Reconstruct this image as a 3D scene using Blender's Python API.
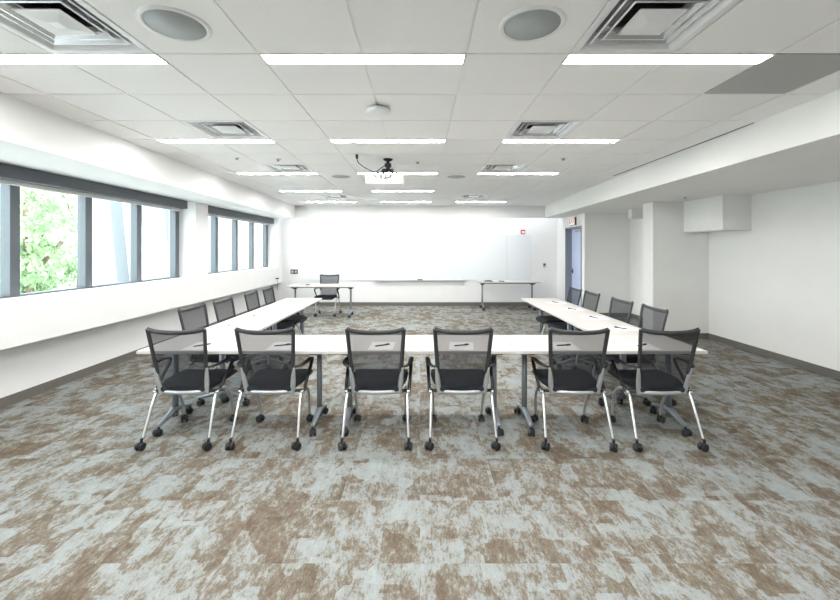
import bpy, bmesh, math, random
from mathutils import Vector, Matrix, Euler
random.seed(7)
scene = bpy.context.scene
for o in list(bpy.data.objects): bpy.data.objects.remove(o)
C = scene.collection

# ---------------- camera, world, exposure ----------------
EYE = 1.58
cam_d = bpy.data.cameras.new('camera'); cam = bpy.data.objects.new('camera', cam_d); C.objects.link(cam)
cam.location = (0, 0, EYE); cam.rotation_euler = (math.pi/2, 0, 0)
cam_d.sensor_width = 36; cam_d.lens = 398/840*36; cam_d.shift_y = -51/840; cam_d.clip_start = .05
scene.camera = cam
scene.view_settings.view_transform = 'Standard'; scene.view_settings.look = 'None'
scene.view_settings.gamma = 1; scene.view_settings.use_curve_mapping = False
scene.view_settings.exposure = 2.08
world = bpy.data.worlds.new('sky'); scene.world = world; world.use_nodes = True
wn = world.node_tree.nodes; wn['Background'].inputs[0].default_value = (.90, .95, 1, 1)
wn['Background'].inputs[1].default_value = 1.9
LAMP = 16.0        # ceiling light panels
WASH = 2.9         # wall washer behind the header

CEIL = 2.74; LOW = 2.41; LEFT_LOW = 2.38
T = .61
def row_d(k): return 2.35 + T*k
XR = 3.36; XB = -3.36; D_HEAD = 10.6; D_BACK = 11.08; D_REAR = -3.2
XU = -3.84; XWIN = -4.11; XLOW = -4.16; XWR = 5.08; XD = 3.82

# ---------------- materials ----------------
def nt(name):
    m = bpy.data.materials.new(name); m.use_nodes = True
    return m, m.node_tree.nodes, m.node_tree.links, m.node_tree.nodes['Principled BSDF']
def mat(name, col, rough=.5, metal=0, noise=0, nscale=20, bump=0, bscale=200, emit=None, es=0, spec=None):
    m, n, l, b = nt(name)
    b.inputs['Base Color'].default_value = (*col, 1); b.inputs['Roughness'].default_value = rough
    b.inputs['Metallic'].default_value = metal
    if spec is not None: b.inputs['Specular IOR Level'].default_value = spec
    tc = n.new('ShaderNodeTexCoord')
    if noise:
        t = n.new('ShaderNodeTexNoise'); t.inputs['Scale'].default_value = nscale; t.inputs['Detail'].default_value = 4
        l.new(tc.outputs['Object'], t.inputs['Vector'])
        r = n.new('ShaderNodeValToRGB')
        r.color_ramp.elements[0].color = (*[c*(1-noise) for c in col], 1); r.color_ramp.elements[1].color = (*[min(1, c*(1+noise)) for c in col], 1)
        r.color_ramp.elements[0].position = .3; r.color_ramp.elements[1].position = .7
        l.new(t.outputs['Fac'], r.inputs['Fac']); l.new(r.outputs['Color'], b.inputs['Base Color'])
    if bump:
        t2 = n.new('ShaderNodeTexNoise'); t2.inputs['Scale'].default_value = bscale
        l.new(tc.outputs['Object'], t2.inputs['Vector'])
        bp = n.new('ShaderNodeBump'); bp.inputs['Strength'].default_value = bump; bp.inputs['Distance'].default_value = .002
        l.new(t2.outputs['Fac'], bp.inputs['Height']); l.new(bp.outputs['Normal'], b.inputs['Normal'])
    if emit:
        b.inputs['Emission Color'].default_value = (*emit, 1); b.inputs['Emission Strength'].default_value = es
    return m
M = {}
M['wall'] = mat('wall_paint', (.83, .83, .825), .7, noise=.012, nscale=3, bump=.15)
M['wallgrey'] = mat('warm_wall_paint', (.86, .86, .84), .7, noise=.012, nscale=3, bump=.15)
M['tile'] = mat('ceiling_tile', (.90, .90, .89), .85, noise=.02, nscale=90, bump=.3, bscale=400)
M['grid'] = mat('ceiling_grid', (.86, .86, .85), .45)
M['base'] = mat('baseboard_rubber', (.15, .142, .125), .5, noise=.05)
M['board'] = mat('whiteboard_surface', (.78, .81, .83), .18, noise=.005, nscale=2)
M['alu'] = mat('aluminium', (.62, .64, .66), .35, 1)
M['chrome'] = mat('polished_silver', (.78, .78, .79), .22, 1)
M['silver'] = mat('silver_paint', (.52, .54, .56), .35, .7)
M['legpaint'] = mat('grey_leg_paint', (.27, .30, .33), .38, .45)
M['black'] = mat('black_plastic', (.012, .013, .015), .45, noise=.1)
M['dark'] = mat('dark_grey_plastic', (.032, .034, .038), .45)
M['fabric'] = mat('black_seat_fabric', (.014, .017, .024), .9, noise=.25, nscale=160, bump=.4, bscale=500)
M['laminate'] = mat('pale_laminate', (.60, .575, .55), .38, noise=.02, nscale=8)
M['edge'] = mat('table_edge_band', (.58, .56, .54), .4)
M['white'] = mat('white_plastic', (.83, .84, .85), .35)
M['metalwhite'] = mat('white_enamel_metal', (.80, .81, .82), .28, .0)
M['diffmetal'] = mat('satin_metal_cone', (.70, .72, .74), .25, .75)
M['paper'] = mat('paper', (.90, .90, .90), .8)
M['greytile'] = mat('grey_ceiling_panel', (.44, .44, .435), .8, noise=.03, nscale=60)
M['grille'] = mat('speaker_grille', (.40, .43, .43), .6, noise=.06, nscale=300)
M['frame'] = mat('window_frame_metal', (.12, .135, .15), .45, .3)
M['blindbox'] = mat('blind_housing', (.09, .10, .115), .5, .1)
M['blind'] = mat('blind_fabric', (.80, .80, .80), .9)
M['door_bluelit'] = mat('door_window_light_blue', (.60, .69, .93), .35)  # blue of the window light reflected on the door, put into its base colour
M['doorframe'] = mat('grey_door_frame', (.24, .26, .29), .4)
M['red'] = mat('red_plastic', (.55, .03, .03), .4)
M['exitface'] = mat('exit_sign_face', (.85, .82, .80), .4, emit=(1, .95, .93), es=.08)
M['darkred'] = mat('dark_red_paint', (.10, .015, .02), .4)
M['grass'] = mat('pale_gravel', (.62, .63, .60), .9, noise=.2, nscale=6)
M['collar'] = mat('duct_metal', (.22, .225, .23), .5, .3)
M['concrete'] = mat('white_precast', (.86, .88, .90), .8, noise=.03, nscale=2)
M['concrete2'] = mat('pale_grey_precast', (.27, .29, .31), .8, noise=.03, nscale=2)
M['bark'] = mat('bark', (.20, .15, .11), .9, noise=.3)
M['lampwhite'] = mat('lamp_diffuser', (.9, .9, .9), .5, emit=(1, .985, .96), es=LAMP)
M['washwhite'] = mat('wall_washer_lens', (.9, .9, .9), .5, emit=(.93, .97, 1), es=WASH)

def leaf_mat():
    m, n, l, b = nt('leaves')
    tc = n.new('ShaderNodeTexCoord'); t = n.new('ShaderNodeTexNoise'); t.inputs['Scale'].default_value = 1.7; t.inputs['Detail'].default_value = 3
    r = n.new('ShaderNodeValToRGB'); r.color_ramp.elements[0].position = .35; r.color_ramp.elements[1].position = .65
    r.color_ramp.elements[0].color = (.24, .38, .20, 1); r.color_ramp.elements[1].color = (.58, .70, .46, 1)
    l.new(tc.outputs['Object'], t.inputs['Vector']); l.new(t.outputs['Fac'], r.inputs['Fac']); l.new(r.outputs['Color'], b.inputs['Base Color'])
    b.inputs['Roughness'].default_value = .7
    tr = n.new('ShaderNodeBsdfTranslucent'); l.new(r.outputs['Color'], tr.inputs['Color'])
    mx = n.new('ShaderNodeMixShader'); mx.inputs[0].default_value = .45
    l.new(b.outputs[0], mx.inputs[1]); l.new(tr.outputs[0], mx.inputs[2]); l.new(mx.outputs[0], n['Material Output'].inputs[0])
    return m
M['leaf'] = leaf_mat()
def glass_mat():
    m = bpy.data.materials.new('window_glass'); m.use_nodes = True; n = m.node_tree.nodes; l = m.node_tree.links
    n.remove(n['Principled BSDF'])
    t = n.new('ShaderNodeBsdfTransparent'); t.inputs[0].default_value = (.93, .97, .96, 1)
    g = n.new('ShaderNodeBsdfGlossy'); g.inputs['Roughness'].default_value = .02
    f = n.new('ShaderNodeFresnel'); f.inputs[0].default_value = 1.35
    mx = n.new('ShaderNodeMixShader'); ge = n.new('ShaderNodeNewGeometry'); iv = n.new('ShaderNodeMath'); iv.operation = 'SUBTRACT'; iv.inputs[0].default_value = 1; l.new(ge.outputs['Backfacing'], iv.inputs[1])
    mu = n.new('ShaderNodeMath'); mu.operation = 'MULTIPLY'; l.new(f.outputs[0], mu.inputs[0]); l.new(iv.outputs[0], mu.inputs[1]); l.new(mu.outputs[0], mx.inputs[0]); l.new(t.outputs[0], mx.inputs[1]); l.new(g.outputs[0], mx.inputs[2])
    l.new(mx.outputs[0], n['Material Output'].inputs[0]); return m
M['glass'] = glass_mat()
def mesh_mat():
    m, n, l, b = nt('woven_mesh')
    b.inputs['Base Color'].default_value = (.020, .023, .030, 1); b.inputs['Roughness'].default_value = .8
    t = n.new('ShaderNodeBsdfTransparent'); t.inputs[0].default_value = (1, 1, 1, 1)
    tc = n.new('ShaderNodeTexCoord'); w = n.new('ShaderNodeTexWave'); w.inputs['Scale'].default_value = 90; w.bands_direction = 'Z'
    l.new(tc.outputs['Object'], w.inputs['Vector'])
    mr = n.new('ShaderNodeMapRange'); mr.inputs['To Min'].default_value = .23; mr.inputs['To Max'].default_value = .33
    l.new(w.outputs['Fac'], mr.inputs['Value'])
    mx = n.new('ShaderNodeMixShader'); l.new(mr.outputs[0], mx.inputs[0])
    l.new(t.outputs[0], mx.inputs[2]); l.new(b.outputs[0], mx.inputs[1]); l.new(mx.outputs[0], n['Material Output'].inputs[0])
    return m
M['mesh'] = mesh_mat()
def carpet():
    m, n, l, b = nt('carpet')
    tc = n.new('ShaderNodeTexCoord')
    def vm(op, a, bb=None, vec=None):
        x = n.new('ShaderNodeVectorMath'); x.operation = op
        l.new(a, x.inputs[0])
        if bb is not None: l.new(bb, x.inputs[1])
        if vec is not None: x.inputs[1].default_value = vec
        return x.outputs[0]
    def mt(op, a, c=None, v=None):
        x = n.new('ShaderNodeMath'); x.operation = op; l.new(a, x.inputs[0])
        if c is not None: l.new(c, x.inputs[1])
        if v is not None: x.inputs[1].default_value = v
        return x.outputs[0]
    P = tc.outputs['Object']
    idv = vm('FLOOR', vm('MULTIPLY', P, vec=(1/.5, 1/.5, 0)))
    w = n.new('ShaderNodeTexWhiteNoise'); w.noise_dimensions = '3D'; l.new(idv, w.inputs['Vector'])
    off = vm('MULTIPLY', w.outputs['Color'], vec=(9, 9, 0))
    Q = vm('ADD', P, off)
    def noise(vec, scale, sc3, det=4, rough=.6, dist=0):
        t = n.new('ShaderNodeTexNoise'); t.inputs['Scale'].default_value = scale; t.inputs['Detail'].default_value = det
        t.inputs['Roughness'].default_value = rough; t.inputs['Distortion'].default_value = dist
        l.new(vm('MULTIPLY', vec, vec=sc3), t.inputs['Vector']); return t.outputs['Fac']
    n0 = noise(P, 1.3, (1, .8, 1), 3, .6)
    n1 = noise(Q, 5.5, (1, .7, 1), 5, .65)
    def cells(scale, sc3):
        v = n.new('ShaderNodeTexVoronoi'); v.distance = 'CHEBYCHEV'; v.inputs['Scale'].default_value = scale
        l.new(vm('MULTIPLY', Q, vec=sc3), v.inputs['Vector'])
        sep = n.new('ShaderNodeSeparateColor'); l.new(v.outputs['Color'], sep.inputs[0]); return sep.outputs[0]
    s = mt('ADD', mt('MULTIPLY', n0, v=.45), mt('MULTIPLY', n1, v=.55))
    s = mt('ADD', s, mt('MULTIPLY', cells(6, (1, .75, 1)), v=.20))
    s = mt('ADD', s, mt('MULTIPLY', cells(13, (1, .6, 1)), v=.15))
    s = mt('ADD', s, mt('MULTIPLY', noise(Q, 22, (1, .5, 1), 4, .7), v=.6))
    s = mt('ADD', s, mt('MULTIPLY', noise(Q, 75, (1, .4, 1), 3, .8), v=.62))
    r = n.new('ShaderNodeValToRGB'); e = r.color_ramp.elements
    e[0].position = 0; e[0].color = CARP[0]
    e[1].position = 1; e[1].color = CARP[3]
    a = e.new(.42); a.color = CARP[1]; c = e.new(.60); c.color = CARP[2]
    mr = n.new('ShaderNodeMapRange'); mr.inputs['From Min'].default_value = 1.01; mr.inputs['From Max'].default_value = 1.55
    l.new(s, mr.inputs['Value']); l.new(mr.outputs[0], r.inputs['Fac'])
    n3 = noise(P, 260, (1, .5, 1), 2, .6)
    mr2 = n.new('ShaderNodeMapRange'); mr2.inputs['To Min'].default_value = .72; mr2.inputs['To Max'].default_value = 1.25
    l.new(n3, mr2.inputs['Value'])
    sc = n.new('ShaderNodeVectorMath'); sc.operation = 'SCALE'; l.new(r.outputs['Color'], sc.inputs[0]); l.new(mr2.outputs[0], sc.inputs['Scale'])
    l.new(sc.outputs[0], b.inputs['Base Color']); b.inputs['Roughness'].default_value = .95
    b.inputs['Specular IOR Level'].default_value = .1
    bp = n.new('ShaderNodeBump'); bp.inputs['Strength'].default_value = .4; bp.inputs['Distance'].default_value = .004
    l.new(n3, bp.inputs['Height']); l.new(bp.outputs[0], b.inputs['Normal'])
    return m
CARP = [(.305, .337, .340, 1), (.25, .262, .252, 1), (.175, .150, .120, 1), (.112, .085, .060, 1)]
M['carpet'] = carpet()

# ---------------- mesh helpers ----------------
class MB:
    def __init__(s): s.bm = bmesh.new()
    def box(s, x0, x1, y0, y1, z0, z1, bevel=0, mtx=None, mi=0):
        r = bmesh.ops.create_cube(s.bm, size=1)
        vs = r['verts']
        for v in vs: v.co = Vector(((x0+x1)/2 + v.co.x*(x1-x0), (y0+y1)/2 + v.co.y*(y1-y0), (z0+z1)/2 + v.co.z*(z1-z0)))
        if mi:
            for f in {f for v in vs for f in v.link_faces}: f.material_index = mi
        if bevel:
            es = list({e for v in vs for e in v.link_edges})
            r2 = bmesh.ops.bevel(s.bm, geom=es, offset=bevel, segments=2, affect='EDGES', profile=.5)
            vs = list({v for f in r2['faces'] for v in f.verts} | {v for v in vs if v.is_valid})
        if mtx:
            for v in vs: v.co = mtx @ v.co
        return s
    def ring(s, pts, closed=True):
        return [s.bm.verts.new(p) for p in pts]
    def skin(s, rings, cap=True, mi=0):
        n = len(rings[0])
        for a, b in zip(rings, rings[1:]):
            for i in range(n):
                f = s.bm.faces.new((a[i], a[(i+1) % n], b[(i+1) % n], b[i])); f.smooth = True; f.material_index = mi
        if cap:
            f = s.bm.faces.new(list(reversed(rings[0]))); f.material_index = mi
            f = s.bm.faces.new(rings[-1]); f.material_index = mi
        return s
    def tube(s, pts, r, seg=8, ry=None, smooth=True, closed=False, up=None):
        """sweep; r may be list; ry = radius along 'up' direction (flattened section)"""
        P = [Vector(p) for p in pts]
        if smooth and len(P) > 2: P, r, ry = catmull(P, r, ry)
        rings = []; prev = None
        for i, p in enumerate(P):
            t = (P[min(i+1, len(P)-1)] - P[max(i-1, 0)]).normalized()
            u = Vector(up) if up else (prev if prev else (Vector((0, 0, 1)) if abs(t.z) < .9 else Vector((0, 1, 0))))
            u = (u - t*u.dot(t)).normalized(); prev = u; w = t.cross(u)
            ra = r[i] if isinstance(r, (list, tuple)) else r
            rb = (ry[i] if isinstance(ry, (list, tuple)) else ry) if ry else ra
            rings.append([s.bm.verts.new(p + w*math.cos(a)*ra + u*math.sin(a)*rb) for a in [2*math.pi*k/seg for k in range(seg)]])
        return s.skin(rings)
    def lathe(s, prof, c=(0, 0, 0), seg=24, axis='z', mi=0):
        rings = []
        for (r, h) in prof:
            ring = []
            for k in range(seg):
                a = 2*math.pi*k/seg; ca, sa = math.cos(a)*max(r, 1e-4), math.sin(a)*max(r, 1e-4)
                q = {'z': (ca, sa, h), 'y': (ca, h, sa), 'x': (h, ca, sa)}[axis]
                ring.append(s.bm.verts.new(Vector(c) + Vector(q)))
            rings.append(ring)
        return s.skin(rings, mi=mi)
    def prism(s, poly, z0, z1, plane='xy'):
        def mk(p, h): return {'xy': (p[0], p[1], h), 'xz': (p[0], h, p[1]), 'yz': (h, p[0], p[1])}[plane]
        a = [s.bm.verts.new(mk(p, z0)) for p in poly]; b = [s.bm.verts.new(mk(p, z1)) for p in poly]
        n = len(poly)
        for i in range(n): s.bm.faces.new((a[i], a[(i+1) % n], b[(i+1) % n], b[i]))
        s.bm.faces.new(list(reversed(a))); s.bm.faces.new(b); return s
    def build(s, name, m, parent=None, smooth=None):
        bmesh.ops.recalc_face_normals(s.bm, faces=s.bm.faces)
        me = bpy.data.meshes.new(name); s.bm.to_mesh(me); s.bm.free()
        for x in (m if isinstance(m, (list, tuple)) else [m]): me.materials.append(M[x])
        o = bpy.data.objects.new(name, me); C.objects.link(o)
        if parent: o.parent = parent
        return o
def catmull(P, r, ry, n=5):
    out = []; R = [] if isinstance(r, (list, tuple)) else r; RY = [] if isinstance(ry, (list, tuple)) else ry
    for i in range(len(P)-1):
        p0 = P[max(i-1, 0)]; p1 = P[i]; p2 = P[i+1]; p3 = P[min(i+2, len(P)-1)]
        for k in range(n):
            t = k/n
            out.append(.5*((2*p1) + (p2-p0)*t + (2*p0-5*p1+4*p2-p3)*t*t + (3*p1-p0-3*p2+p3)*t**3))
            if isinstance(R, list): R.append(r[i]*(1-t)+r[i+1]*t)
            if isinstance(RY, list): RY.append(ry[i]*(1-t)+ry[i+1]*t)
    out.append(P[-1])
    if isinstance(R, list): R.append(r[-1])
    if isinstance(RY, list): RY.append(ry[-1])
    return out, R, RY
def tag(o, label=None, cat=None, group=None, kind=None):
    if label: o['label'] = label
    if cat: o['category'] = cat
    if group: o['group'] = group
    if kind: o['kind'] = kind
    return o
def empty(name, loc=(0, 0, 0), rz=0):
    o = bpy.data.objects.new(name, None); C.objects.link(o); o.location = loc; o.rotation_euler = (0, 0, rz); o.empty_display_size = .1
    return o
def copy_tree(o, parent=None):
    c = o.copy(); C.objects.link(c)
    if parent: c.parent = parent
    for ch in list(o.children): copy_tree(ch, c)
    return c
def struct(mb, name, m, label=None, parent=None):
    o = mb.build(name, m, parent)
    if parent is None:
        o['kind'] = 'structure'
        if label: o['label'] = label
    return o

# ================= ROOM SHELL =================
struct(MB().box(-4.3, 5.2, D_REAR-.1, 11.25, -.12, 0), 'floor', 'carpet', 'mottled blue-grey and brown patterned carpet floor')
struct(MB().box(-4.4, 5.3, D_REAR-.2, 11.4, 3.15, 3.3), 'ceiling', 'wall', 'unseen deck added above the hung tiles to block sky light')  # unseen slab added overhead so no sky light leaks in
# hung ceiling : tile by tile with openings
XL = [.27 + T*k for k in range(-7, 7)]
light_cols = [(-2.78, 'left'), (-.95, 'centre'), (.88, 'right')]
light_rows = [-3*2, -3, 0, 3, 6, 9, 12]
def is_light(i_d, x0, x1):
    if i_d not in light_rows: return False
    for lx, nm in light_cols:
        if i_d == 9 and nm == 'right': continue
        if (x0+x1)/2 > lx and (x0+x1)/2 < lx+2*T: return True
    return False
diff_cells = {(-2.17, k) for k in (-1, 2, 5, 10)} | {(.88, k) for k in (-1, 2, 5, 10)}
def is_diff(i_d, x0): return any(abs(x0-a) < .05 and i_d == k for a, k in diff_cells)
tb = MB(); gb = MB(); GW = .0075
for i in range(-9, 14):
    d0 = row_d(i); d1 = row_d(i+1)
    if d0 > D_HEAD: break
    for x0 in XL:
        x1 = x0+T
        a0, a1 = max(x0, XB), min(x1, XR); b0, b1 = max(d0, D_REAR), min(d1, D_HEAD)
        if a1-a0 < .02 or b1-b0 < .02: continue
        if is_diff(i, x0): continue
        if i == 0 and abs(x0-2.10) < .05: continue        # the grey panel
        if is_light(i, x0, x1): b0 += .125
        g0 = GW if a0 == x0 else 0; g1 = GW if a1 == x1 else 0
        tb.box(a0+g0, a1-g1, b0+GW, b1-(GW if b1 == d1 else 0), CEIL-.008, CEIL+.012)
struct(tb, 'ceiling', 'tile', 'white square acoustic ceiling tiles')
for x in XL + [XL[-1]+T]:
    if XB < x < XR: gb.box(x-.0085, x+.0085, D_REAR, D_HEAD, CEIL-.001, CEIL+.03)
for i in range(-9, 15):
    d = row_d(i)
    if D_REAR < d < D_HEAD: gb.box(XB, XR, d-.0085, d+.0085, CEIL-.0005, CEIL+.03)
gb.box(XB, XR, D_HEAD-.02, D_HEAD, CEIL-.012, CEIL)
struct(gb, 'trim_1', 'grid', 'thin white metal grid holding the ceiling tiles')
# bulkheads, soffit, header
struct(MB().prism([(-4.3, D_REAR), (-2.87, D_REAR), (-3.33, D_HEAD), (-4.3, D_HEAD)], LEFT_LOW, 3.15).box(-4.3, XU, D_HEAD, D_BACK, LEFT_LOW, 3.15), 'trim_2', 'wall', 'white bulkhead above the windows')
struct(MB().prism([(2.78, D_REAR), (5.2, D_REAR), (5.2, D_HEAD), (3.33, D_HEAD)], LOW, 3.15), 'trim_3', 'wallgrey', 'white dropped soffit along the right side')
struct(MB().box(-3.84, 3.79, D_HEAD+.001, D_HEAD+.08, LOW, 3.15), 'trim_4', 'wall', 'white header in front of the whiteboard wall')
# walls
struct(MB().box(-4.4, 5.3, D_BACK, D_BACK+.15, 0, 3.15), 'wall_back', 'wall', 'white washed wall behind the whiteboard')
struct(MB().box(-4.4, 5.3, D_REAR-.15, D_REAR, 0, 3.15), 'wall_rear', 'wall')
struct(MB().box(XWR, XWR+.15, D_REAR, 7.0, 0, 3.15), 'wall_right', 'wallgrey', 'plain pale wall on the right')
mb = MB()
mb.box(4.10, XWR+.15, 7.0, 7.32, 0, LOW)            # stub wall
mb.box(4.87, 5.15, 7.32, 9.24, 0, LOW)              # alcove side
mb.box(XD, 5.15, 9.24, 9.38, 0, LOW)                # alcove back
struct(mb, 'wall_alcove', 'wallgrey', 'pale walls stepping around the alcove')
mb = MB()
mb.box(XD, XD+.15, 9.38, 9.40, 0, LOW); mb.box(XD, XD+.15, 10.44, D_BACK, 0, LOW); mb.box(XD, XD+.15, 9.40, 10.44, 2.13, LOW)
mb.box(XD, XD+.15, D_HEAD, D_BACK, LOW, 3.15)
mb.box(4.02, 5.15, 9.38, D_BACK, 0, LOW)
struct(mb, 'wall_door', 'wall', 'short white wall holding the door')
mb = MB(); mb.box(4.34, 4.87, 8.16, 8.30, 2.21, LOW); struct(mb, 'trim_5', 'wall', 'small white boxed duct in the alcove')
mb = MB(); mb.box(4.64, XWR, 6.1, 7.0, 1.875, LOW); struct(mb, 'trim_6', 'wallgrey', 'large pale boxed duct in the right corner')
# left wall
ZS = 1.08; ZL = .655
mb = MB()
mb.box(-4.30, XU, D_REAR, D_BACK, ZL, ZS-.0)
mb.box(-4.30, XLOW, D_REAR, D_BACK, 0, ZL)
mb.box(-4.30, XU, 6.82, 7.21, ZS, LEFT_LOW); mb.box(-4.30, XU, 10.76, D_BACK, ZS, LEFT_LOW); mb.box(-4.30, XU, D_REAR, -.5, ZS, LEFT_LOW)
struct(mb, 'wall_left', 'wall', 'white window wall with an overhanging sill panel')
# baseboards
H = .1; t_ = .012
struct(MB().box(XLOW, XLOW+t_, D_REAR, D_BACK, 0, H), 'baseboard_left', 'base')
struct(MB().box(XLOW+t_, XD, D_BACK-t_, D_BACK, 0, H), 'baseboard_back', 'base')
mb = MB(); mb.box(XWR-t_, XWR, D_REAR, 7.0, 0, H); mb.box(4.10-t_, XWR-t_, 7.0-t_, 7.0, 0, H); mb.box(4.10-t_, 4.10, 7.0, 7.32, 0, H)
mb.box(4.10, 4.87, 7.32, 7.32+t_, 0, H); mb.box(4.87-t_, 4.87, 7.332, 9.24, 0, H); mb.box(XD-t_, 4.87-t_, 9.24-t_, 9.24, 0, H)
mb.box(XD-t_, XD, 9.24, 9.40, 0, H); mb.box(XD-t_, XD, 10.45, D_BACK-t_, 0, H)
struct(mb, 'baseboard_right', 'base')
# windows
def window(n, d0, d1, mulls, label):
    w = empty('window_%d' % n, (XWIN, (d0+d1)/2, ZS)); w['kind'] = 'structure'; w['label'] = label
    cy = (d0+d1)/2; H_ = LEFT_LOW-ZS
    f = MB()
    f.box(-.10, 0, d0-cy, d1-cy, 0, .03); f.box(-.10, 0, d0-cy, d1-cy, H_-.14, H_)
    f.box(-.10, 0, d0-cy, d0-cy+.05, .03, H_-.14)
    for m_ in mulls: f.box(-.10, 0, m_-.10-cy, m_-cy, .03, H_-.14)
    f.build('window_frame', 'frame', w)
    seams = [d0+.05] + [x for m_ in mulls for x in (m_-.10, m_)]
    for a, b in zip(seams[0::2], seams[1::2]):
        MB().box(-.056, -.048, a-cy, b-cy, .03, H_-.14).build('window_pane', 'glass', w)
    MB().box(.0, .24, d0-cy, d1-cy, 0, .012).build('window_sill', 'wall', w)
    return w
window(1, -.5, 6.82, [.49, 1.39, 2.29, 3.19, 4.09, 4.99, 5.88, 6.79], 'long band of dark framed windows nearest the camera')
window(2, 7.21, 10.76, [8.10, 8.99, 9.86, 10.74], 'shorter dark framed window band beside the whiteboard wall')
for i, (a, b, lab) in enumerate([(-.45, 6.62, 'long grey roller blind housing over the nearer window band'), (7.22, 10.55, 'short grey roller blind housing over the far window band')]):
    r = empty('roller_blind', (-3.93, (a+b)/2, LEFT_LOW)); tag(r, lab, 'blind', 'roller blinds over the windows'); c = (a+b)/2
    MB().box(-.06, .065, a-c, b-c, -.135, -.002, .006).build('blind_housing', 'blindbox', r)
    MB().box(-.035, -.031, a-c+.03, b-c-.03, -.165, -.135).box(-.041, -.025, a-c+.03, b-c-.03, -.18, -.165, .003).build('blind_fabric', 'blind', r)

# door
d = empty('door_1', (XD+.15, 9.92, 0)); d['kind'] = 'structure'; d['label'] = 'door coloured blue for reflected window light, in a dark grey frame'
MB().box(0, .042, -.49, .49, .01, 2.09, .003).build('door_leaf', 'door_bluelit', d)
fr = MB(); fr.box(-.165, .045, -.52, -.49, 0, 2.13).box(-.165, .045, .49, .52, 0, 2.13).box(-.165, .045, -.52, .52, 2.09, 2.13)
fr.build('door_frame', 'doorframe', d)
MB().tube([(0, .42, 1.0), (-.05, .42, 1.0)], .011, smooth=False).tube([(-.05, .43, 1.0), (-.05, .31, 1.0)], .009, smooth=False).box(-.008, 0, .39, .45, .95, 1.07).build('door_handle', 'dark', d)
MB().box(-.05, 0, -.15, .12, 2.0, 2.06, .005).build('door_closer', 'silver', d)

# wall washer lamp in the slot
wl = empty('wall_washer', (0, D_HEAD+.08, 2.60)); tag(wl, 'long hidden strip light washing the whiteboard wall', 'light')
MB().box(-3.75, 3.70, 0, .09, 0, .05, .004).build('housing', 'metalwhite', wl)
MB().box(-3.74, 3.69, .012, .082, -.006, 0).build('lens', 'washwhite', wl)

# ================= CEILING FITTINGS =================
def make_light():
    r = empty('ceiling_light')
    f = MB(); f.box(0, 2*T, 0, .008, -.012, .05).box(0, 2*T, .117, .125, -.012, .05).box(0, .008, .008, .117, -.012, .05).box(2*T-.008, 2*T, .008, .117, -.012, .05).box(0, 2*T, 0, .125, .05, .055)
    f.build('frame', 'metalwhite', r)
    MB().box(.008, 2*T-.008, .008, .117, -.008, .0).build('diffuser', 'lampwhite', r)
    return r
ords = {0: 'nearest row', 3: 'second row', 6: 'third row', 9: 'fourth row', 12: 'farthest row'}
l0 = None
for k in light_rows:
    for lx, nm in light_cols:
        if k == 9 and nm == 'right': continue
        if l0 is None: r = l0 = make_light()
        else: r = copy_tree(l0)
        r.location = (lx, row_d(k), CEIL)
        side = {'left': 'window-side', 'centre': 'middle', 'right': 'soffit-side'}[nm]
        if k in ords: tag(r, 'slim glowing ceiling light, %s, %s column' % (ords[k], side), 'ceiling light', 'linear ceiling lights')
        else: tag(r, 'slim ceiling light above and behind the camera, %s column, %s' % (side, 'first row back' if k == -3 else 'second row back'), 'ceiling light', 'linear ceiling lights')
def sqring(mb, s0, z0, s1, z1):
    a = [mb.bm.verts.new((x*s0, y*s0, z0)) for x, y in ((-1, -1), (1, -1), (1, 1), (-1, 1))]
    b = [mb.bm.verts.new((x*s1, y*s1, z1)) for x, y in ((-1, -1), (1, -1), (1, 1), (-1, 1))]
    for i in range(4): mb.bm.faces.new((a[i], a[(i+1) % 4], b[(i+1) % 4], b[i]))
def make_diffuser():
    r = empty('air_diffuser')
    h = T/2-.004
    m = MB(); sqring(m, h, -.010, h-.035, -.010); sqring(m, h, -.010, h, .02); sqring(m, h-.035, -.010, h-.045, -.004); sqring(m, h-.045, -.004, h-.085, .055)
    sqring(m, h-.085, .055, h-.088, .058); m.build('outer_frame', 'metalwhite', r)
    for nm, s in (('cone', .225), ('cone', .175)):
        m = MB(); sqring(m, s, .005, s-.012, .004); sqring(m, s, .005, s-.035, .05); sqring(m, s-.012, .004, s-.045, .048); sqring(m, s-.035, .05, s-.045, .048); sqring(m, s+(-.012 if s > .2 else -.04), .052 if s > .2 else .049, s-.035 if s > .2 else s-.046, .052 if s > .2 else .049); sqring(m, s-.012 if s > .2 else s+.006, .054, s-.045, .054)
        m.build(nm, 'diffmetal', r)
    m = MB(); m.box(-.115, .115, -.115, .115, .0, .006, .002)
    sqring(m, .10, .0, .03, -.012); sqring(m, .03, -.012, .001, -.012); sqring(m, .115, .006, .08, .02); m.build('centre_plate', 'metalwhite', r)
    m = MB(); sqring(m, h-.088, .06, h-.088, .20); m.box(-(h-.088), h-.088, -(h-.088), h-.088, .2, .205)
    m.build('duct_collar', 'collar', r)
    return r
d0 = None
for k in (-1, 2, 5, 10):
    for x0, side in ((-2.17, 'window-side'), (.88, 'soffit-side')):
        if d0 is None: r = d0 = make_diffuser()
        else: r = copy_tree(d0)
        r.location = (x0+T/2, row_d(k)+T/2, CEIL)
        w = {-1: 'nearest', 2: 'second', 5: 'third', 10: 'farthest'}[k]
        tag(r, 'square stepped metal air diffuser, %s one in the %s line' % (w, side), 'air vent', 'square air diffusers')
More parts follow.
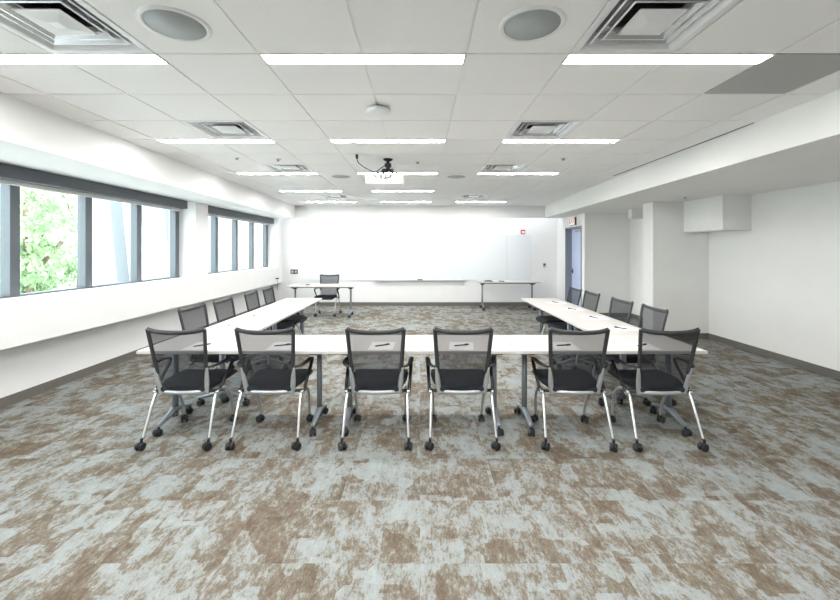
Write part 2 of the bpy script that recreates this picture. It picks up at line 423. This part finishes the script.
def make_speaker():
    r = empty('ceiling_speaker')
    prof = [(.140, -.011), (.145, -.016), (.160, -.017), (.168, -.009), (.168, -.008), (.140, -.008)]
    m = MB(); rings = []
    for (ra, h) in prof + [prof[0]]:
        rings.append([m.bm.verts.new((math.cos(a)*ra, math.sin(a)*ra, h)) for a in [2*math.pi*j/40 for j in range(40)]])
    m.skin(rings, cap=False); m.build('rim', 'metalwhite', r)
    MB().lathe([(.141, -.008), (.141, -.013), (.0, -.014)], seg=40).build('grille', 'grille', r)
    return r
s0 = None
for k, x, lab in ((-1, -1.255, 'large round speaker near the camera on the window side'), (-1, .575, 'large round speaker near the camera right of centre'),
                  (6, -1.255, 'small-looking far round speaker left of the projector'), (6, .575, 'small-looking far round speaker right of the projector')):
    if s0 is None: r = s0 = make_speaker()
    else: r = copy_tree(s0)
    r.location = (x, row_d(k)+T/2, CEIL); tag(r, lab + ', in the ceiling', 'speaker', 'round ceiling speakers')
# grey panel
g = empty('ceiling_panel', (2.10+T/2, 2.35+T/2, CEIL)); tag(g, 'dark grey square panel among the white ceiling tiles beside the soffit', 'ceiling panel')
MB().box(-T/2+GW, T/2-GW, -T/2+GW, T/2-GW, -.008, .012).build('panel', 'greytile', g)
# slot diffuser
sl = empty('slot_vent', (3.045, 4.96, CEIL)); tag(sl, 'long thin black slot vent where the ceiling meets the right soffit', 'air vent')
MB().box(-.022, .022, -1.33, 1.33, -.0095, -.0085).build('slot', 'black', sl)
MB().box(-.027, -.021, -1.335, 1.335, -.014, -.008).box(.021, .027, -1.335, 1.335, -.014, -.008).build('flange', 'metalwhite', sl)
# access point disc
ap = empty('smoke_detector', (-.345, 3.24, CEIL)); tag(ap, 'white round dome hanging on the ceiling in front of the projector', 'detector')
MB().lathe([(.05, 0), (.055, -.02), (.075, -.022)], seg=24).build('mount_base', 'dark', ap)
MB().lathe([(.085, -.020), (.098, -.028), (.10, -.042), (.088, -.058), (.045, -.068), (0, -.070)], seg=32).build('dome', 'white', ap)
# sprinklers
sp0 = None
for (x, y, z, lab) in ((-2.31, 5.02, CEIL-.008, 'tiny sprinkler cap nearest the windows'), (-1.82, 5.10, CEIL-.008, 'tiny sprinkler cap left of the third window-side vent'),
                (-.03, 5.25, CEIL-.008, 'small sprinkler cap just right of the projector'), (1.82, 5.05, CEIL-.008, 'tiny sprinkler cap on the soffit side of the tiles'),
                (4.23, 6.35, LOW, 'small sprinkler cap under the dropped soffit')):
    if sp0 is None:
        sp0 = r = empty('sprinkler_head'); MB().lathe([(.04, 0), (.042, -.006), (.02, -.008)], seg=16).build('escutcheon', 'white', r)
        MB().lathe([(.018, -.008), (.012, -.022), (.022, -.024), (.022, -.028)], seg=12).build('cap', 'silver', r)
    else: r = copy_tree(sp0)
    r.location = (x, y, z); tag(r, lab, 'sprinkler', 'ceiling sprinkler caps')
# projector
pj = empty('projector', (-.45, 5.15, CEIL-.008)); tag(pj, 'white projector hanging from a black ceiling mount with loose cables', 'projector')
zt = EYE+.945-CEIL+.008; zb = EYE+.818-CEIL+.008
m = MB(); m.box(-.24, .24, -.16, .17, zb, zt, .015); m.build('body', 'white', pj)
MB().lathe([(.055, .17), (.055, .20), (.045, .205), (.04, .185)], (-.1, 0, (zb+zt)/2), 20, 'y').build('lens', 'dark', pj)
MB().box(-.16, .03, -.163, -.158, zb+.03, zt-.05).build('port_panel', 'grid', pj)
m = MB(); m.lathe([(.06, 0), (.06, -.012), (.03, -.03)], (.04, -.05, 0), 20); m.tube([(.04, -.05, -.02), (.04, -.05, zt+.07)], .02, smooth=False)
m.box(.0, .08, -.09, -.01, zt+.10, zt+.15, .006).build('mount_pole', 'black', pj)
m = MB()
m.box(-.03, .11, -.11, .02, zt+.045, zt+.075, .006)
m.tube([(.04, -.05, zt+.06), (-.03, -.12, zt+.03), (-.10, -.14, zt+.004)], .009).tube([(.04, -.05, zt+.06), (.10, -.12, zt+.03), (.17, -.14, zt+.004)], .009)
m.tube([(.04, -.05, zt+.06), (-.04, .04, zt+.03), (-.10, .10, zt+.004)], .009).tube([(.04, -.05, zt+.06), (.11, .04, zt+.03), (.16, .10, zt+.004)], .009)
m.build('mount_arms', 'black', pj)
for pts in ([(.04, -.07, zt+.1), (.0, -.16, zt+.03), (-.04, -.185, zt-.03), (-.03, -.165, zt-.06)], [(.05, -.07, zt+.1), (.03, -.19, zt), (.02, -.185, zt-.05), (-.0, -.163, zt-.07)],
            [(.06, -.07, zt+.1), (.07, -.18, zt+.02), (.085, -.18, zt-.04), (.02, -.163, zt-.06)], [(.0, -.07, zt+.12), (-.09, -.16, zt+.03), (-.12, -.18, zt-.02), (-.09, -.163, zt-.05)]):
    MB().tube(pts, .0055, 6).build('cable', 'black', pj)
m = MB(); m.tube([(-.32, -.30, -.0), (-.32, -.30, -.05)], .016, smooth=False); m.tube([(-.32, -.30, -.05), (-.30, -.27, -.10), (-.2, -.2, -.16), (-.08, -.14, -.19), (.0, -.1, zt+.07)], .006, 6)
m.build('power_cable', 'black', pj)

# ================= WHITEBOARD WALL =================
wb = empty('whiteboard', (-.02, D_BACK, .72)); tag(wb, 'very wide wall-mounted whiteboard across the far wall', 'whiteboard')
m = MB(); m.box(-3.10, -2.342, -.02, -.002, .0, 1.25).box(-2.338, .048, -.02, -.002, 0, 1.25).box(.052, 2.438, -.02, -.002, 0, 1.25).box(2.442, 3.10, -.02, -.002, 0, 1.25); m.build('writing_surface', 'board', wb)
m = MB(); m.box(-3.115, 3.115, -.024, -.002, 1.25, 1.262).box(-3.115, 3.115, -.024, -.002, -.014, 0).box(-3.115, -3.10, -.024, -.002, 0, 1.25).box(3.10, 3.115, -.024, -.002, 0, 1.25)
m.build('frame', 'white', wb)
m = MB(); m.box(-1.26, 1.26, -.085, -.024, -.024, -.012).box(-1.26, 1.26, -.09, -.083, -.024, 0); m.build('marker_tray', 'alu', wb)
er = MB().box(-.07, .07, -.025, .025, 0, .022, .004).box(-.07, .07, -.025, .025, .022, .035, .003, mi=1).build('eraser', ['dark', 'black']); er.location = (0, D_BACK-.056, .7085)
tag(er, 'small dark eraser lying on the whiteboard tray', 'eraser')
fa = empty('fire_alarm', (2.86, D_BACK, EYE+.475)); tag(fa, 'small red and white fire alarm strobe high on the far wall', 'fire alarm')
MB().box(-.06, .06, -.05, 0, -.06, .06, .008).build('body', 'red', fa)
MB().box(-.04, .04, -.068, -.05, -.04, .02, .006).build('strobe', 'white', fa)
th = empty('thermostat', (3.46, D_BACK, 1.13)); tag(th, 'small grey thermostat on the far wall near the door', 'thermostat')
MB().box(-.04, .04, -.02, 0, -.06, .06, .005).build('plate', 'silver', th); MB().box(-.025, .025, -.024, -.02, -.0, .04).build('screen', 'dark', th)
cp = empty('wall_control_panel', (-3.50, D_BACK, .95)); tag(cp, 'dark grey control plate on the far wall left of the whiteboard', 'control panel')
MB().box(-.10, .10, -.015, 0, -.06, .06, .003).build('plate', 'dark', cp)
MB().box(-.075, -.02, -.02, -.015, -.03, .03).box(.02, .075, -.02, -.015, -.03, .03).build('switch', 'silver', cp)
wo = empty('wall_hook', (XU, 10.6, .78)); tag(wo, 'small dark wall bracket with a thin hanging rod below the far window', 'bracket')
MB().box(0, .08, -.03, .03, 0, .03, .004).build('plate', 'dark', wo)
MB().tube([(.05, 0, 0), (.05, 0, -.30)], .005, smooth=False).build('rod', 'dark', wo)
# exit sign on the door wall
ex = empty('exit_sign', (XD, 9.88, 2.265)); tag(ex, 'exit sign mounted above the door', 'exit sign')
MB().box(-.045, 0, -.17, .17, -.10, .10, .004).build('housing', 'darkred', ex)
MB().box(-.050, -.045, -.16, .16, -.09, .09).build('face', 'exitface', ex)
cu = bpy.data.curves.new('lettering', 'FONT'); cu.body = 'EXIT'; cu.size = .17; cu.extrude = .001; cu.align_x = 'CENTER'; cu.align_y = 'CENTER'
tmp = bpy.data.objects.new('tmp', cu); C.objects.link(tmp); dg = bpy.context.evaluated_depsgraph_get()
me = bpy.data.meshes.new_from_object(tmp.evaluated_get(dg)); bpy.data.objects.remove(tmp)
me.materials.clear(); me.materials.append(M['red'])
tx = bpy.data.objects.new('lettering', me); C.objects.link(tx); tx.parent = ex
tx.rotation_euler = (math.pi/2, 0, -math.pi/2); tx.location = (-.0515, 0, 0)

# ================= TABLES =================
ZT = .735
def make_caster(parent, x, y, ang, r=.03, name='caster'):
    c = MB(); c.lathe([(.006, .052), (.011, .054), (.011, .085), (.007, .087)], seg=10)
    # hood
    ca, sa = math.cos(ang), math.sin(ang)
    hood = []
    for w in (-.006, .006):
        pts = []
        for k in range(9):
            a = math.pi*k/8
            pts.append((math.cos(a)*(r+.002), w, r+math.sin(a)*(r+.003)))
        hood.append([c.bm.verts.new((p[0]-.012, p[1], p[2])) for p in pts])
    c.skin([hood[0], hood[1]])
    o = c.build(name, 'black', parent); o.location = (x, y, 0); o.rotation_euler = (0, 0, ang)
    for s in (-1, 1):
        MB().lathe([(r*.5, -.009), (r*.9, -.010), (r, -.006), (r, .006), (r*.9, .010), (r*.5, .009)], (-.012, s*.018, r), 18, 'y').build('wheel', 'black' if s < 0 else 'dark', o)
    return o
def make_table(L, W=.61, inset=.135):
    r = empty('training_table')
    m = MB(); m.box(-L/2+.001, L/2-.001, -W/2, W/2, ZT-.028, ZT, .003); m.build('tabletop', 'laminate', r)
    m = MB()
    m.box(-L/2-.0005, L/2+.0005, -W/2-.0012, -W/2+.001, ZT-.024, ZT-.004).box(-L/2-.0005, L/2+.0005, W/2-.001, W/2+.0012, ZT-.024, ZT-.004); m.build('edge_band', 'edge', r)
    MB().box(-L/2+.15, L/2-.15, -.025, .025, ZT-.068, ZT-.030).build('crossbar', 'black', r)
    for s in (-1, 1):
        x = s*(L/2-inset)
        g = empty('leg', (x, 0, 0)); g.parent = r
        m = MB()
        m.tube([(0, 0, .07), (0, 0, ZT-.05)], .024, 12, ry=.032, smooth=False, up=(0, 1, 0))
        m.build('post', 'legpaint', g)
        f = MB()
        f.tube([(0, -.245, .085), (0, -.20, .088), (0, -.10, .115), (0, 0, .135), (0, .10, .115), (0, .20, .088), (0, .245, .085)], [.018, .021, .026, .032, .026, .021, .018], 12,
               ry=[.010, .014, .02, .03, .02, .014, .010], up=(0, 0, 1)).build('foot', 'legpaint', g)
        MB().box(-.035, .035, -.23, .23, ZT-.055, ZT-.029, .005).box(-.045, .045, -.07, .07, ZT-.09, ZT-.05, .01).build('top_bracket', 'black', g)
        for q in (-1, 1): make_caster(g, 0, q*.23, random.uniform(-.8, .8) + (math.pi/2))
    return r
def place_table(src, x, y, rz, label, group):
    r = src if not src.get('label') else copy_tree(src)
    r.location = (x, y, 0); r.rotation_euler = (0, 0, rz); tag(r, label, 'table', group); return r
GT = 'pale training tables in the U shape'
tf = make_table(1.576)
yf = 3.605
place_table(tf, -1.562, yf, 0, 'pale table at the left end of the front row, under two chairs', GT)
place_table(tf, .018, yf, 0, 'pale table in the middle of the front row', GT)
place_table(tf, 1.598, yf, 0, 'pale table at the right end of the front row', GT)
tw = make_table(1.40, inset=.10); tw2 = make_table(1.54)
for sx, sd in ((-1.995, 'window-side'), (2.05, 'soffit-side')):
    place_table(tw, sx, 4.62, math.pi/2, 'pale table joined to the front row, starting the %s wing' % sd, GT)
    place_table(tw2, sx, 6.092, math.pi/2, 'pale table forming the far end of the %s wing' % sd, GT)
place_table(tf, -2.28, 9.36, 0, 'pale presenter table near the far wall with a chair behind it', 'tables by the far wall')
place_table(tf, 2.29, 10.46, 0, 'pale side table standing under the right end of the whiteboard', 'tables by the far wall')

# ================= CHAIRS =================
def backpt(u, v):
    """u -1..1 across, v 0..1 up"""
    hw = .176 + .050*max(v,0)**.75
    z = .415 + .522*v - .014*(1-u*u)*v**3 + .010*(abs(u)**6)*v**6
    y = -.125 - .012*math.sin(math.pi*v*1.2) - .115*max(v,0)**1.5 - .030*(1-u*u)
    return Vector((u*hw, y, z))
def make_chair():
    r = empty('mesh_back_chair')
    # mesh panel with thickness
    m = MB(); nu, nv = 12, 16
    f_ = [[m.bm.verts.new(backpt(-1+2*i/nu, j/nv)) for i in range(nu+1)] for j in range(nv+1)]
    for j in range(nv):
        for i in range(nu):
            q = m.bm.faces.new((f_[j][i], f_[j][i+1], f_[j+1][i+1], f_[j+1][i])); q.smooth = True
    m.build('backrest_mesh', 'mesh', r)
    m = MB()
    top = [backpt(-1+2*i/14, 1) for i in range(15)]
    m.tube([backpt(-1, j/10) for j in range(3, 11)] , [.0165]*8, 8, ry=[.012]*8, up=(0, 1, 0))
    m.tube([backpt(1, j/10) for j in range(3, 11)], [.0165]*8, 8, ry=[.012]*8, up=(0, 1, 0))
    m.tube(top, .011, 8, ry=.018, up=(0, 0, 1)); m.build('backrest_frame', 'dark', r)
    m = MB()
    m.tube([backpt(-1+2*i/10, .0) + Vector((0, -.002, 0)) for i in range(11)], .011, 8, ry=.017, up=(0, 0, 1)); m.build('lower_back_bar', 'silver', r)
    for s in (-1, 1):
        m = MB(); P = [backpt(s, v) + Vector((s*.008, -.004, 0)) for v in (-.03, .08, .18, .29, .40)]
        m.tube(P, [.018, .021, .021, .017, .010], 8, ry=[.012, .013, .013, .012, .008], up=(0, 1, 0)).build('back_bracket', 'silver', r)
    # seat
    m = MB(); rings = []
    prof = [(-.145, .428, .18), (-.12, .438, .20), (0, .444, .235), (.15, .447, .248), (.28, .445, .246), (.33, .432, .23), (.345, .415, .205)]
    for (y, z, hw) in prof:
        th = .058 if y < .3 else .036
        ring = []
        for k in range(16):
            a = 2*math.pi*k/16
            cx, sx = math.cos(a), math.sin(a)
            xx = math.copysign(abs(cx)**.45, cx)*hw; zz = math.copysign(abs(sx)**.6, sx)*th/2
            dip = -.012*(1-(xx/hw)**2) if zz > 0 else 0
            ring.append(m.bm.verts.new((xx, y, z+zz+.012+dip)))
        rings.append(ring)
    m.skin(rings).build('seat', 'fabric', r)
    m = MB(); m.box(-.17, .17, -.10, .26, .392, .420, .008); m.tube([(-.265, -.09, .41), (.265, -.09, .41)], .013, 8, smooth=False); m.build('seat_frame', 'black', r)
    for s in (-1, 1):
        m = MB()   # arm: pad and strut
        m.tube([(s*.205, -.150, .622), (s*.245, -.135, .628), (s*.272, -.07, .634), (s*.278, .05, .634), (s*.276, .12, .622), (s*.272, .145, .602)], [.014, .017, .022, .022, .020, .013], 8,
               ry=[.008, .009, .011, .011, .011, .010], up=(0, 0, 1))
        m.tube([(s*.274, .138, .61), (s*.273, .10, .56), (s*.268, -.02, .46), (s*.262, -.07, .40)], [.010, .010, .010, .012], 8, ry=[.016, .016, .014, .014], up=(1, 0, 0))
        m.build('armrest', 'black', r)
        m = MB(); m.lathe([(.022, -.014), (.026, -.010), (.026, .010), (.022, .014)], (s*.255, -.08, .40), 14, 'x'); m.build('pivot', 'chrome', r)
        m = MB(); m.tube([(s*.246, -.085, .405), (s*.250, -.125, .34), (s*.256, -.185, .20), (s*.262, -.235, .075)], .0125, 10, ry=.0125); m.build('leg', 'chrome', r)
        m = MB(); m.tube([(s*.236, -.07, .400), (s*.236, .07, .385), (s*.232, .175, .30), (s*.224, .232, .18), (s*.218, .247, .075)], .0125, 10); m.build('leg', 'silver', r)
        make_caster(r, s*.264, -.245, math.pi/2+random.uniform(-.9, .9), .031)
        make_caster(r, s*.220, .25, -math.pi/2+random.uniform(-.9, .9), .031)
    return r
ch0 = make_chair()
def chair(x, y, rz, label, group):
    r = ch0 if not ch0.get('label') else copy_tree(ch0)
    r.location = (x, y, 0); r.rotation_euler = (0, 0, math.radians(rz)); tag(r, label, 'chair', group)
    if r is not ch0:
        for c in r.children:
            if c.name.startswith('caster'): c.rotation_euler = (0, 0, c.rotation_euler.z + random.uniform(-.7, .7))
    return r
fl = ['leftmost', 'second from left', 'third from left', 'fourth from left', 'fifth from left', 'rightmost']
GF = 'black mesh chairs along the front row'
for i, (x, y, rz) in enumerate([(-1.93, 3.38, 0), (-1.23, 3.385, 0), (-.353, 3.385, 0), (.343, 3.385, 0), (1.265, 3.375, -2), (1.965, 3.365, 0)]):
    chair(x, y, rz, 'black mesh-back chair seen from behind, %s of the six in front' % fl[i], GF)
wl_ = ['nearest', 'second', 'third', 'farthest']
for i, y in enumerate([4.33, 4.94, 5.76, 6.40]):
    chair(-2.21 - (.04 if i == 0 else 0), y, -90 + [-3, 0, 2, 3][i], 'black mesh-back chair on the window side of the left wing, %s of four' % wl_[i], 'black mesh chairs along the left wing')
for i, y in enumerate([4.30, 4.92, 5.76, 6.38]):
    chair(2.26 + [.04, .01, 0, 0][i], y, 90 + [0, 3, 1, 1][i], 'black mesh-back chair on the outer side of the right wing, %s of four' % wl_[i], 'black mesh chairs along the right wing')
chair(-2.22, 9.55, 180, 'black mesh-back chair behind the presenter table facing the room', 'presenter chair')

# ================= THINGS ON TABLES =================
def make_sheet():
    r = MB().box(-.105, .105, -.14, .14, 0, .0015).build('paper_sheet', 'paper'); return r
def make_pen():
    r = empty('pen')
    MB().lathe([(.001, -.07), (.005, -.058), (.0055, .03), (.0055, .03)], seg=10, axis='x').build('barrel', 'black', r)
    MB().lathe([(.0062, .03), (.0062, .068), (.004, .072)], seg=10, axis='x').box(.03, .066, -.001, .001, .006, .009).build('cap', 'dark', r)
    return r
sh0 = make_sheet(); pn0 = make_pen()
spots = []
for i, x in enumerate([-1.90, -1.20, -.33, .36, 1.25, 1.93]):
    spots.append((x, 3.47, 0, 'front table before the %s chair' % fl[i]))
for i, y in enumerate([4.38, 5.02, 5.74, 6.42]): spots.append((-2.10, y, -90, 'left wing before its %s chair' % wl_[i]))
for i, y in enumerate([4.22, 4.87, 5.57, 6.25]): spots.append((2.13, y, 90, 'right wing before its %s chair' % wl_[i]))
for i, (x, y, a, w) in enumerate(spots):
    s = sh0 if i == 0 else sh0.copy(); p = pn0 if i == 0 else copy_tree(pn0)
    if i: C.objects.link(s)
    an = math.radians(a + random.uniform(-6, 6)); s.location = (x, y, ZT); s.rotation_euler = (0, 0, an)
    tag(s, 'white paper sheet on the ' + w, 'paper', 'paper sheets at each seat')
    p.location = (x, y, ZT+.0075); p.rotation_euler = (0, 0, an + math.radians(random.uniform(15, 40))); tag(p, 'black pen on the paper, ' + w, 'pen', 'pens at each seat')
# side table items
for (x, w, lab, nm, cat) in ((1.78, .11, 'larger dark tray of small cables on the side table by the whiteboard', 'cable_tray', 'tray'), (2.12, .07, 'small dark remote on the side table, right of the tray', 'remote_control', 'remote')):
    r = empty(nm, (x, 10.36, ZT)); tag(r, lab, cat)
    MB().box(-w, w, -.06, .06, 0, .018, .005).build('body', 'dark', r)
    if cat == 'tray':
        MB().tube([(-.08, -.02, .024), (-.03, .03, .03), (.03, -.03, .028), (.08, .02, .024)], .006, 6).build('cable', 'black', r)
    else:
        for k in range(3): MB().box(-.05+.035*k, -.035+.035*k, -.02, .02, .018, .022, .002).build('button', 'silver', r)
r = empty('conference_microphone', (-2.62, 9.30, ZT)); tag(r, 'small dark conference microphone on the presenter table left of the chair', 'microphone')
MB().lathe([(.05, 0), (.05, .01), (.03, .022), (0, .026)], seg=20).build('body', 'dark', r)
MB().tube([(-.05, 0, .006), (-.12, .04, .006), (-.2, .0, .006)], .004, 6).build('cable', 'black', r)

# ================= OUTSIDE =================
struct(MB().box(-40, -4.31, -20, 40, -.4, -.12), 'ground', 'grass', 'pale gravel ground outside the windows')
bl = empty('outside_building', (-7.4, 12.3, -.12)); tag(bl, 'bright white precast building wing outside the windows', 'building')
m = MB(); m.box(-2.7, 2.9, 0, 6, 0, 9); m.build('wall', 'concrete', bl)
m = MB(); m.prism([(-2.2, 0), (-1.5, 0), (-2.4, 9), (-3.1, 9)], -.5, 0, 'xz'); m.build('slanted_pier', 'concrete2', bl)
m = MB(); m.prism([(-.6, 0), (.1, 0), (-.8, 9), (-1.5, 9)], -.5, 0, 'xz'); m.build('slanted_pier', 'concrete2', bl)
m = MB(); m.prism([(1.0, 0), (1.7, 0), (.8, 9), (.1, 9)], -.5, 0, 'xz'); m.build('slanted_pier', 'concrete2', bl)
def tree(x, y, h, rad, n, label):
    r = empty('tree', (x, y, -.12)); tag(r, label, 'tree', 'trees outside the windows')
    MB().tube([(0, 0, 0), (.05, .03, h*.3), (-.04, .02, h*.75)], [.16, .11, .05], 8).tube([(0, 0, h*.3), (.5, .3, h*.55)], .05, 6, smooth=False).tube([(0, 0, h*.35), (-.5, -.3, h*.6)], .05, 6, smooth=False).build('trunk', 'bark', r)
    m = MB(); rs = random.Random(int(x*10+y*77))
    cl = [(rs.gauss(0, rad*.45), rs.gauss(0, rad*.45), h*.5+rs.uniform(-.5, .48)*h*.85, rad*rs.uniform(.25, .5)) for _ in range(26)]
    for _ in range(n):
        c = rs.choice(cl); v = Vector((rs.gauss(0, 1), rs.gauss(0, 1), rs.gauss(0, 1))).normalized()*c[3]*rs.uniform(.5, 1)
        p = Vector(c[:3]) + v
        if p.z < .15: continue
        s = rs.uniform(.05, .10)*(.6 + .1*h); E = Euler((rs.uniform(0, 6), rs.uniform(0, 6), rs.uniform(0, 6))).to_matrix()
        m.bm.faces.new([m.bm.verts.new(p + E @ Vector(q)*s) for q in ((-1, 0, 0), (0, -.5, .1), (1, 0, 0), (0, .5, .1))])
    m.build('foliage', 'leaf', r)
tree(-8.5, 8.6, 3.4, .75, 3600, 'light green leafy tree standing closest outside the nearer window')
tree(-11.9, 12.0, 4.6, .95, 4000, 'light green tree behind the closest one, left of the white building')
tree(-13.9, 16.3, 6.6, 1.5, 4500, 'tall light green tree further back beside the white building')
tree(-20.0, 21.0, 9.0, 2.5, 5000, 'farthest light green tree outside the nearer window')
